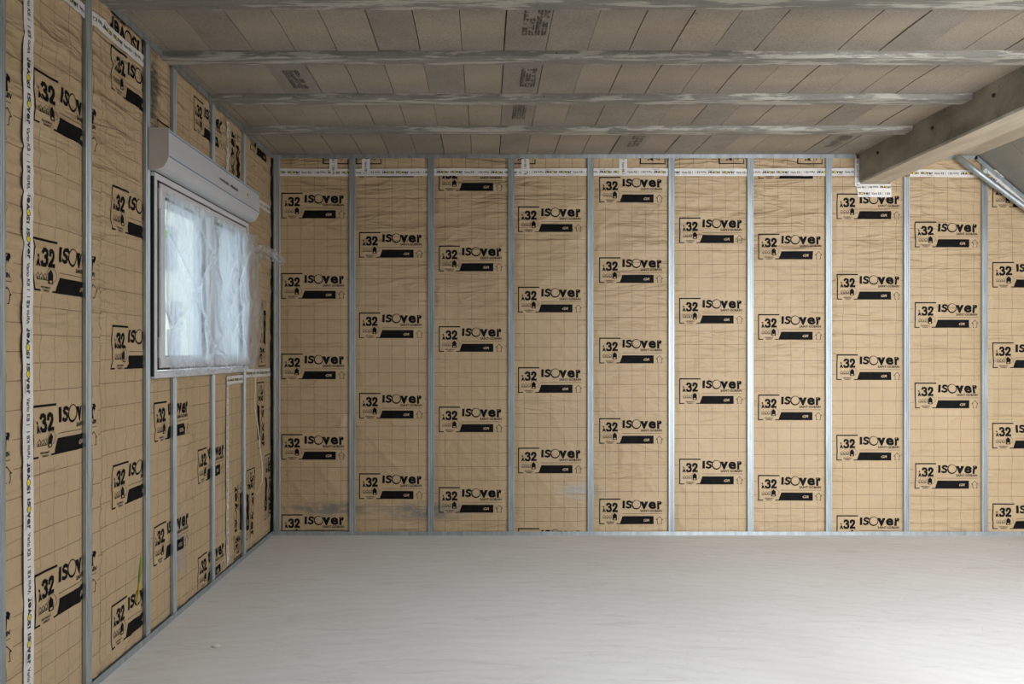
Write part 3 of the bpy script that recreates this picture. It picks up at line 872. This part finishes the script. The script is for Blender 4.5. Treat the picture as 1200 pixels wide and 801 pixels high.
track((-WL, RY + .05, 0.0), (-WL, D - .004, 0.0), (1, 0, 0), 1, 'galvanised floor track along the foot of the left wall')
track((-WL, RY + .05, CEIL - .001), (-WL, D - .004, CEIL - .001), (1, 0, 0), -1, 'galvanised ceiling track along the head of the left wall')
# track following the slope, and the loose tube
def slope_track():
    bm = bmesh.new()
    U = Vector((1, 0, -SLOPE)).normalized(); nv = Vector((SLOPE, 0, 1)).normalized()
    p0 = Vector((SLOPE_X, D, CEIL)) - nv * .012; p1 = p0 + U * 1.9
    pts = [(.0025, -.030), (.0025, 0), (-.022, 0), (-.022, -.03), (-.0205, -.03), (-.0205, -.0015), (.001, -.0015), (.001, -.030)]
    a = [bm.verts.new(p0 + Vector((0, -1, 0)) * u + nv * v) for u, v in pts]
    b = [bm.verts.new(p1 + Vector((0, -1, 0)) * u + nv * v) for u, v in pts]
    for i in range(len(pts)):
        j = (i + 1) % len(pts); bm.faces.new((a[i], a[j], b[j], b[i]))
    bm.faces.new(a); bm.faces.new(list(reversed(b)))
    bmesh.ops.recalc_face_normals(bm, faces=bm.faces)
    tag(bm_obj('metal_track', bm, M['steel']), 'slanting galvanised track on the back wall along the sloped ceiling', 'metal track')
    bm = bmesh.new(); bx(bm, 3.42, SLOPE_X, D - .0025, D - .001, CEIL - .040, CEIL - .009)
    bx(bm, 3.42, SLOPE_X, D - .0025, D + .02, CEIL - .0105, CEIL - .009)
    tag(bm_obj('metal_track', bm, M['steel']), 'short level galvanised track between the beam and the sloped ceiling', 'metal track')
slope_track()
bm = bmesh.new()
s0 = Vector((3.535, D - .06, CEIL - .036)); dv = Vector((1, 0, -.745)).normalized()
tube(bm, [s0 + dv * (2.0 * i / 8) for i in range(9)], .0225, 16)
t_ = bm_obj('metal_tube', bm, M['steel'], None, True)
tag(t_, 'round grey metal tube slanting down to the right below the beam', 'tube')

# ------------------------------------------------------------------ insulation panels, back wall
zb = lambda y: CAMZ + (414 - y) / (F / (D + GAP))
xb = lambda x: (x - 567) / (F / (D + GAP))
ZB0, ZB1 = 0.012, CEIL - .006
bays = [(-1.592, 330, 320, 'first bay of the back wall from the left corner'),
        (None, 421, 366, 'second bay of the back wall from the left corner'),
        (None, 514.3, 382, 'third bay of the back wall from the left corner'),
        (None, 607, 430, 'fourth bay of the back wall from the left corner'),
        (None, 702, 395.5, 'fifth bay of the back wall from the left corner'),
        (None, 795.7, 443, 'sixth bay of the back wall, wrinkled near its top'),
        (None, 888, 462, 'seventh bay of the back wall, left of the beam bay'),
        (None, 979.8, 415, 'in the bay under the end of the concrete beam'),
        (None, 1071, 448, 'in the bay right of the concrete beam end'),
        (None, 1162, 401, 'back wall bay cut by the right edge of the photo')]
edges = [-1.592] + BACK_STUDS
TAPEZ = 2.737
for i, (_, px, ytop, d) in enumerate(bays):
    a0, a1 = edges[i], edges[i + 1]
    la, lz = xb(px), zb(ytop) - 0.1935
    keep = None
    if i >= 8: keep = lambda a, z: z < CEIL - .016 - max(0, a - SLOPE_X) * SLOPE - .01
    top = TAPEZ + .006 if i < 8 else CEIL - .012
    if i == 7:
        top = CEIL - .006; keep = lambda a, z: z < 2.653 or a > 3.065 or (a < 2.825 and z < TAPEZ + .006)
    lg = [(la, lz + PER * k, 0) for k in range(-6, 6) if lz + PER * k + .195 > 0 and (i < 8 or lz + PER * k < 2.5)]
    panel('back', a0 + .0015, a1 - .0015, ZB0 if i else .035, top, la, lz,
          'kraft-faced insulation batt, ' + d, 'insulation panels of the back wall', keep=keep, slope=(i >= 8), logos=lg, wool_top=2.645 if i == 7 else None)
# offcut strip above the long tape, print turned sideways
def offcut(wall, a0, a1, z0, z1, logos, label, rot=1):
    loc = ((a0 + a1) / 2, D + GAP, z0) if wall == 'back' else (-(WL + GAP), (a0 + a1) / 2, z0)
    root = empty('insulation_offcut', loc); tag(root, label, 'insulation batt')
    facing(wall, a0, a1, z0, z1, (a0 + a1) / 2, z0 - .02, root, rot=rot, logos=logos)
    wool(wall, a0 + .004, a1 - .004, z0 + .004, z1 - .004, root)
sl = [(xb(p) + .0, 2.799 + 0.0, 1) for p in (408.5, 447, 627.5, 779.5, 871.5, 963.5)]
offcut('back', -1.592, 2.815, TAPEZ + .010, CEIL - .006, sl, 'narrow kraft-faced insulation strip above the long white tape of the back wall')
# small piece over bay eight, left of the beam
# ------------------------------------------------------------------ insulation panels, left wall
G2 = 'insulation panels of the left wall'
panel('left', 1.75, 2.31, .031, 2.742, 1.80, .3, 'kraft-faced insulation batt of the left wall just outside the left photo edge', G2)
panel('left', 2.313, 2.931, .031, 2.742, 2.363, .322, 'kraft-faced insulation batt left of the long vertical tape, at the left photo edge', G2)
panel('left', 2.934, 3.497, .031, 2.742, 2.981, .576 - .1935, 'kraft-faced insulation batt right of the long vertical tape, showing the largest logos', G2)
panel('left', 3.500, 3.963, .031, 2.742, 3.600, .280 - .1935, 'kraft-faced insulation batt left of the window, with a green and yellow strip', G2)
panel('left', 3.99, 4.600, .031, WZ0 - .004, 4.065, .523 - .1935, 'kraft-faced insulation batt under the near half of the window', G2)
panel('left', 4.603, 5.215, .031, WZ0 - .004, 4.690, .220 - .1935, 'kraft-faced insulation batt under the window, just left of the thin vertical tape', G2)
panel('left', 5.218, 5.58, .031, WZ0 - .004, 5.58, .03, 'narrow kraft-faced batt under the far window end, print reading upwards', G2,
      rot=1, logos=[(5.565, .035, 1)])
panel('left', 5.583, 6.296, .031, 1.226, 5.60, .6, 'kraft-faced batt low in the far left corner, print reading downwards', G2,
      rot=3, logos=[(5.66, .575, 3), (5.93, 1.165, 3), (6.13, .62, 3)])
panel('left', 5.603, 6.296, 1.229, 2.442, 5.70, .6, 'kraft-faced batt between window and far corner, logo reading upwards', G2,
      rot=1, logos=[(6.165, 1.275, 1)])
panel('left', 5.583, 6.296, 2.445, CEIL - .006, 5.80, 2.785, 'kraft-faced batt in the upper far left corner, black bar at its head', G2,
      logos=[(5.74, 2.775, 0)])
panel('left', 3.99, 4.555, 2.4500, CEIL - .006, 4.11, 2.34, 'kraft-faced batt piece above the near end of the shutter box', G2, logos=[(4.10, 2.335, 0)])
panel('left', 4.558, 5.215, 2.4500, CEIL - .006, 4.633, 2.614, 'kraft-faced insulation piece above the shutter box with one upright logo', G2)
panel('left', 5.218, 5.58, 2.4500, CEIL - .006, 5.30, 2.32, 'small kraft-faced batt above the shutter box, right of the thin tape', G2, rot=1, logos=[(5.49, 2.32, 1)])
offcut('left', 1.75, 3.49, 2.745, CEIL - .006, [], 'narrow kraft-faced strip above the tape at the near end of the left wall', rot=2)
offcut('left', 3.493, 3.963, 2.745, CEIL - .006, [(4.06, 2.945, 2)], 'short kraft-faced strip above the tape with upside-down lettering, left of the window', rot=2)

# ------------------------------------------------------------------ sealing tapes
tape('back', -1.592, 2.795, TAPEZ - .028, TAPEZ + .028, 'long white printed tape running level under the ceiling track of the back wall', .30, seed=1)
tape('back', 3.215, 3.93, 2.700, 2.756, 'white printed tape on the back wall right of the concrete beam', .33, seed=2)
for px, l in ((391, 'first from the left corner'), (429, 'second from the left corner'), (615.5, 'third from the left corner'), (729.5, 'fourth from the left corner')):
    a = xb(px)
    tape('back', a - .030, a + .030, TAPEZ - .02, CEIL - .034, 'short upright white tape above the long one, ' + l, .12 + px * .01 % .1, True, over=.004, seed=int(px))
tape('back', xb(1001), xb(1007) + .002, 2.630, CEIL - .034, 'upright white printed tape sealing the left side of the beam end', .05, True, over=.005, seed=31)
tape('back', xb(1003), xb(1043), 2.600, 2.650, 'short white printed tape under the beam end, upper of the two', .1, over=.004, seed=32)
tape('back', xb(1004), xb(1043.5), 2.548, 2.604, 'short white printed tape under the beam end, lower of the two', .0, over=.0055, seed=33)
tape('left', 2.905, 2.970, .035, CEIL - .034, 'long vertical white printed tape at the left edge of the left wall', .11, True, over=.003, seed=4, wob=.003)
tape('left', 1.76, 3.935, 2.717, 2.773, 'white printed tape running level near the top of the left wall before the window', .20, seed=5)
tape('left', 5.195, 5.240, .045, 1.19, 'thin vertical white tape below the window', .12, True, over=.004, seed=6, wob=.005)
tape('left', 5.195, 5.240, 2.46, CEIL - .05, 'thin vertical white tape above the shutter box', .05, True, over=.004, seed=7, wob=.005)
tape('left', 5.20, 5.555, 1.178, 1.230, 'short white printed tape just under the window sill, left of the cord', .22, over=.0045, seed=8, wob=.008)
tape('left', 5.605, 6.262, 1.205, 1.262, 'white printed tape running level from the window to the far corner', .35, over=.003, seed=9)
tape('left', 5.60, 6.262, 2.418, 2.474, 'short white printed tape beside the far end of the shutter box', .15, over=.003, seed=10)
def slope_tape():
    U = Vector((1, 0, -SLOPE)).normalized(); nv = Vector((SLOPE, 0, 1)).normalized()
    p0 = Vector((SLOPE_X + .09, D + GAP - .012, CEIL - .075)) - nv * .095
    V, Fc, mis = [], [], []; n, k = 90, 7; L = 1.4; Wd = .056
    def pt(s, t, e=0):
        h = .012 * float(vn(s * 14, t * 25, 41)) + .004 * float(vn(s * 45, t * 60, 42))
        return tuple(p0 + U * s + nv * (t + .008 * (float(vn(s * 6, 0, 43)) - .5)) + Vector((0, -1, 0)) * (h + e))
    for i in range(n + 1):
        for j in range(k): V.append(pt(L * i / n, Wd * j / (k - 1)))
    for i in range(n):
        for j in range(k - 1): Fc.append([i * k + j, (i + 1) * k + j, (i + 1) * k + j + 1, i * k + j + 1]); mis.append(0)
    pv, pf, pm = TPRINT; x = 0.03
    while x < L - .2:
        nn = len(V); V += [pt(x + a, b, .0012) for a, b in pv]
        for q, mi in zip(pf, pm): Fc.append([i + nn for i in q]); mis.append(1 + mi)
        x += .22
    tag(build_faces('sealing_tape', V, Fc, mis, [M['tape'], M['tape_ink'], M['yellow']]), 'crumpled white printed tape slanting along the sloped ceiling track', 'tape')
slope_tape()

# little green and yellow strip stuck on the paper
bm = bmesh.new()
for (z0, z1, a0, a1, mi) in ((.415, .30, 3.905, 3.885, 0), (.30, .205, 3.885, 3.860, 1)):
    p = place('left', np.array([a0, a0 + .016, a1 + .014, a1 - .002]), np.array([z0, z0, z1, z1]), H('left', np.array([a0, a0, a1, a1]), np.array([z0, z0, z1, z1])) + .006)
    f = bm.faces.new([bm.verts.new(q) for q in p]); f.material_index = mi
bmesh.ops.solidify(bm, geom=list(bm.faces), thickness=.001)
tag(bm_obj('adhesive_strip', bm, [M['green'], M['yellow_tape']]), 'thin green and yellow adhesive strip on the kraft paper left of the window', 'adhesive strip')

# ------------------------------------------------------------------ window
WF = -1.580            # front plane of the frame
win = empty('window_1', (WF, (WY0 + WY1) / 2, WZ0)); tag(win, kind='structure')
def frame_ring(name, y0, y1, z0, z1, wd, x0, x1, mat, parent, bev=.004):
    bm = bmesh.new()
    o = [(y0, z0), (y1, z0), (y1, z1), (y0, z1)]; i_ = [(y0 + wd, z0 + wd), (y1 - wd, z0 + wd), (y1 - wd, z1 - wd), (y0 + wd, z1 - wd)]
    vs = {}
    for k, x in ((0, x0), (1, x1)):
        vs[k, 0] = [bm.verts.new((x, a, b)) for a, b in o]; vs[k, 1] = [bm.verts.new((x, a, b)) for a, b in i_]
    for q in range(4):
        r = (q + 1) % 4
        bm.faces.new((vs[0, 0][q], vs[0, 0][r], vs[0, 1][r], vs[0, 1][q])); bm.faces.new((vs[1, 0][q], vs[1, 1][q], vs[1, 1][r], vs[1, 0][r]))
        bm.faces.new((vs[0, 0][q], vs[1, 0][q], vs[1, 0][r], vs[0, 0][r])); bm.faces.new((vs[0, 1][q], vs[0, 1][r], vs[1, 1][r], vs[1, 1][q]))
    bmesh.ops.recalc_face_normals(bm, faces=bm.faces)
    bevel(bm, bev, 2)
    return bm_obj(name, bm, mat, parent)
fr = frame_ring('window_frame', WY0, WY1, WZ0, WZ1, .030, WF - .07, WF, M['pvc'], win)
frame_ring('frame_gasket', WY0 + .026, WY1 - .040, WZ0 + .040, WZ1 - .026, .040, WF - .06, WF - .008, M['black'], fr, .002)
YM = 4.82
for (a, b) in ((WY0 + .066, YM - .006), (YM + .006, WY1 - .066)):
    sash = frame_ring('sash', a, b, WZ0 + .050, WZ1 - .040, .056, WF - .058, WF + .004, M['pvc'], win, .006)
    frame_ring('glazing_seal', a + .054, b - .054, WZ0 + .104, WZ1 - .094, .006, WF - .03, WF - .006, M['black'], sash, .001)
    bm = bmesh.new(); bx(bm, WF - .030, WF - .024, a + .05, b - .05, WZ0 + .10, WZ1 - .09)
    bm_obj('glass_pane', bm, M['glass'], sash)
bm = bmesh.new(); bx(bm, WF + .004, WF + .014, YM - .022, YM + .022, WZ0 + .075, WZ1 - .075); bevel(bm, .004)
bm_obj('meeting_cover', bm, M['pvc'], win)
for z in (WZ0 + .10, WZ1 - .17):
    bm = bmesh.new(); tube(bm, [(WF + .004, WY0 + .048, z), (WF + .004, WY0 + .048, z + .10)], .010, 10)
    bm_obj('hinge', bm, M['pvc'], win)
#; bx(bm, WF + .020, WF + .040, YM - .008, YM + .008, 1.68, 1.70); bx(bm, WF + .036, WF + .046, YM - .009, YM + .009, 1.585, 1.702); bevel(bm, .003)
# black strips along the near side and head of the frame
bm = bmesh.new(); bx(bm, WF - .05, WF - .004, WY0 - .005, WY0 - .0005, WZ0 + .01, WZ1 - .02); bevel(bm, .002)
bx(bm, WF - .012, WF - .003, WY0 + .01, WY1 - .01, WZ1 + .0005, WZ1 + .005)
bm_obj('edge_strip', bm, M['black'], win)
bm = bmesh.new(); bx(bm, -1.93, -1.652, WY0, WY1, WZ0 - .03, WZ0 - .001)
tag(bm_obj('trim_1', bm, M['reveal']), kind='structure')
bm = bmesh.new(); bx(bm, -1.945, -1.655, WY0 - .005, WY0 + .022, WZ0, WZ1 + .09); bx(bm, -1.945, -1.655, WY1 - .022, WY1 + .005, WZ0, WZ1 + .09)
bx(bm, -1.945, -1.655, WY0, WY1, WZ1 + .01, WZ1 + .09); tag(bm_obj('trim_2', bm, M['reveal']), kind='structure')

# ------------------------------------------------------------------ roller shutter box
SB0, SB1 = 3.967, 5.57
box_ = empty('shutter_box', (-1.5, SB0, 2.25)); tag(box_, 'long light grey roller shutter box with blue stripes above the window', 'roller shutter box')
prof = [(.0005, 0.0), (.045, 0.0), (.070, .012), (.088, .040), (.095, .060), (.095, .190), (.088, .197), (.0005, .197)]
bm = bmesh.new()
extrude_profile(bm, prof, (-WL, SB0 + .004, 2.2485), (-WL, SB1 - .004, 2.2485), (1, 0, 0), (0, 0, 1))
bmesh.ops.recalc_face_normals(bm, faces=bm.faces)
bo = bm_obj('casing', bm, M['box'], box_)
for z in (.060, .178):
    bm = bmesh.new(); bx(bm, -WL + .0945, -WL + .0962, SB0 + .006, SB1 - .006, 2.2485 + z, 2.2485 + z + .006)
    bm_obj('blue_stripe', bm, M['blue'], box_)['label'] = 'thin blue stripe'
for y0, y1 in ((SB0, SB0 + .006), (SB1 - .006, SB1)):
    bm = bmesh.new(); extrude_profile(bm, [(u if u < .001 else u + .003, v + (.001 if v > .1 else -.001)) for u, v in prof], (-WL, y0, 2.2485), (-WL, y1, 2.2485), (1, 0, 0), (0, 0, 1))
    bmesh.ops.recalc_face_normals(bm, faces=bm.faces)
    bm_obj('end_cap', bm, M['box_end'], box_)
# half-legible small dark lettering
for txt, x0, wd in (('molok', 0, .175), ('dlolob', .205, .15)):
    P = Print(); P.text(txt, x0, 0, .020, wd, bold=.03)
    build_faces('lettering', [(-WL + .0962, 4.74 + x, 2.3580 + y) for x, y in P.v], P.f, [0] * len(P.f), [M['tape_ink']], box_, False)
bm = bmesh.new()
for k, (r, dz, mi) in enumerate(((.022, 0, 0), (.009, -.006, 1))):
    c = [bm.verts.new((-WL + .0966 + .0006 * k, 5.30 + r * (1.0 if k else 1.15) * math.cos(t) + .004 * math.sin(3 * t), 2.385 + dz + r * 1.2 * math.sin(t))) for t in [2 * math.pi * q / 14 for q in range(14)]]
    bm.faces.new(c).material_index = mi
tag(bm_obj('sticker', bm, [M['yellow_sticker'] if 'yellow_sticker' in M else simple('pale_yellow_paper', (.72, .70, .42), .6), M['ink_thin']]), 'small pale yellow sticker on the shutter box near its far end', 'sticker')

# ------------------------------------------------------------------ plastic film over the window
def film():
    n, k = 200, 110
    V, Fc = [], []
    def P_(s, t):
        # s 0..1 along the window, t 0..1 upwards
        y = 4.085 + (5.66 - 4.085) * s; z = 1.285 + (2.165 - 1.285) * t
        right = float(sstep((s - .90) / .1))
        y += right * (.085 * math.sin(math.pi * min(1, (1 - t) * .95 + .05)) - .03)
        z += .012 * math.sin(s * 37) * (1 - t) * .8 - .03 * (1 - t) * float(vn(s * 12, 0, 60)) 
        fold = (1 - abs(2 * float(vn(s * 9 + t * 1.6, t * .7, 61)) - 1)) ** 5 * .026
        fold += (1 - abs(2 * float(vn(s * 6 + t * 4.5, t * .4, 65)) - 1)) ** 6 * .018
        fold += (1 - abs(2 * float(vn(s * 5 - t * 3.2, t * .9 + s, 62)) - 1)) ** 6 * .020
        fold += .006 * float(vn(s * 30, t * 3, 63)) + .010 * max(0, 1 - t * 5) * float(vn(s * 45, t * 9, 64))
        x = WF + .016 + fold + right * .03 * math.sin(math.pi * t)
        return (x, y, z)
    for i in range(n + 1):
        for j in range(k + 1): V.append(P_(i / n, j / k))
    for i in range(n):
        for j in range(k):
            Fc.append([i * (k + 1) + j, (i + 1) * (k + 1) + j, (i + 1) * (k + 1) + j + 1, i * (k + 1) + j + 1])
    # loose crumpled end sticking out into the room at the upper right
    b = len(V); n2, k2 = 26, 12
    for i in range(n2 + 1):
        s = i / n2
        cx = WF + .03 + .17 * s; cy = 5.60 + .10 * s; cz = 2.055 + .015 * math.sin(s * 3) - .055 * s * s
        wd = .035 + .04 * math.sin(math.pi * min(1, s * 1.1))* (1 - s * .4)
        for j in range(k2 + 1):
            t = j / k2 - .5
            V.append((cx + .02 * float(vn(s * 7, t * 9, 66)), cy + .03 * math.cos(t * 5 + s * 4) + .015 * float(vn(s * 9, t * 6, 67)), cz + t * wd * 1.6 + .02 * float(vn(s * 8, t * 7, 68)) - .02))
    for i in range(n2):
        for j in range(k2):
            Fc.append([b + i * (k2 + 1) + j, b + (i + 1) * (k2 + 1) + j, b + (i + 1) * (k2 + 1) + j + 1, b + i * (k2 + 1) + j + 1])
    o = build_faces('plastic_film', V, Fc, [0] * len(Fc), [M['film']])
    tag(o, 'milky creased protective plastic film taped over the window, loose at the right', 'plastic film')
film()
# cord hanging below the window
bm = bmesh.new()
cz = np.linspace(1.23, .47, 30); pts = [(-1.555 - .012 * math.sin(i * .2), 5.67 + .010 * math.sin(i * .55) + .005 * i, z) for i, z in enumerate(cz)]
pts += [(-1.57, 5.815, .44), (-1.57, 5.80, .415), (-1.57, 5.77, .40), (-1.57, 5.74, .405), (-1.57, 5.725, .42)]
tube(bm, pts, .0042, 7)
tag(bm_obj('cord', bm, M['cream_cord'], None, True), 'thin cream cord dangling from the far lower corner of the window', 'cord')
# crumb of plaster on the floor
bm = bmesh.new(); bmesh.ops.create_icosphere(bm, subdivisions=2, radius=.012)
for v in bm.verts: v.co = Vector((v.co.x * 1.6, v.co.y, v.co.z * .6)) * (0.8 + .4 * float(vn(v.co.x * 90, v.co.y * 90, 71))) + Vector(((253 - 567) / F * F * CAMZ / (758 - 414), F * CAMZ / (758 - 414), .006))
tag(bm_obj('plaster_crumb', bm, M['tape']), 'small white crumb lying on the floor near the left wall', 'debris')

# ------------------------------------------------------------------ outside the window
bm = bmesh.new(); bx(bm, -60, LX - .22, -20, 80, -.6, -.5); struct('ground', bm, M['paving'])
h = empty('neighbour_house', (-11, 29, -.5)); tag(h, 'pale rendered house seen hazily through the window', 'house')
bm = bmesh.new(); bx(bm, -16, -9.5, 22, 34, -.5, 6.2); bm_obj('wall', bm, M['stone'], h)
bm = bmesh.new(); extrude_profile(bm, [(-16.4, 6.2), (-9.1, 6.2), (-12.75, 8.6)], (0, 21.7, 0), (0, 34.3, 0), (1, 0, 0), (0, 0, 1)); bm_obj('roof', bm, M['slate'], h)
for y, z in ((24.8, 3.9), (28.6, 3.9), (25.0, .8)):
    bm = bmesh.new(); bx(bm, -9.52, -9.44, y, y + .9, z, z + 1.3); bx(bm, -9.45, -9.42, y + .42, y + .48, z, z + 1.3); bm_obj('house_window', bm, M['pale_slate'], h)
P = Print(); P.text('NE', 0, 0, .75, 1.6, bold=.03)
build_faces('house_lettering', [(-9.47, 24.6 + x, 2.25 + y) for x, y in P.v], P.f, [0] * len(P.f), [M['pale_slate']], h, False)
def tree(x, y, hgt, label):
    t = empty('garden_tree', (x, y, -.5)); tag(t, label, 'tree')
    bm = bmesh.new(); tube(bm, [(x, y, -.5), (x + .05, y, hgt * .4), (x, y + .1, hgt * .75)], .12, 8); bm_obj('trunk', bm, M['bark'], t)
    rg = random.Random(int(y)); bm = bmesh.new()
    for k in range(900):
        d = Vector((rg.gauss(0, 1), rg.gauss(0, 1), rg.gauss(0, 1))).normalized() * rg.uniform(.5, 1) ** .5
        c = Vector((x + d.x * 1.3, y + d.y * 1.3, hgt * .72 + d.z * 1.5)); s = rg.uniform(.08, .16)
        a = Vector((rg.gauss(0, 1), rg.gauss(0, 1), rg.gauss(0, 1))).normalized(); b = a.orthogonal().normalized()
        bm.faces.new([bm.verts.new(c + a * s), bm.verts.new(c + b * s * .5), bm.verts.new(c - a * s), bm.verts.new(c - b * s * .5)])
    bm_obj('crown', bm, M['leaf'], t)
tree(-7.2, 15.2, 5.2, 'green garden tree hazily visible at the near side of the window')
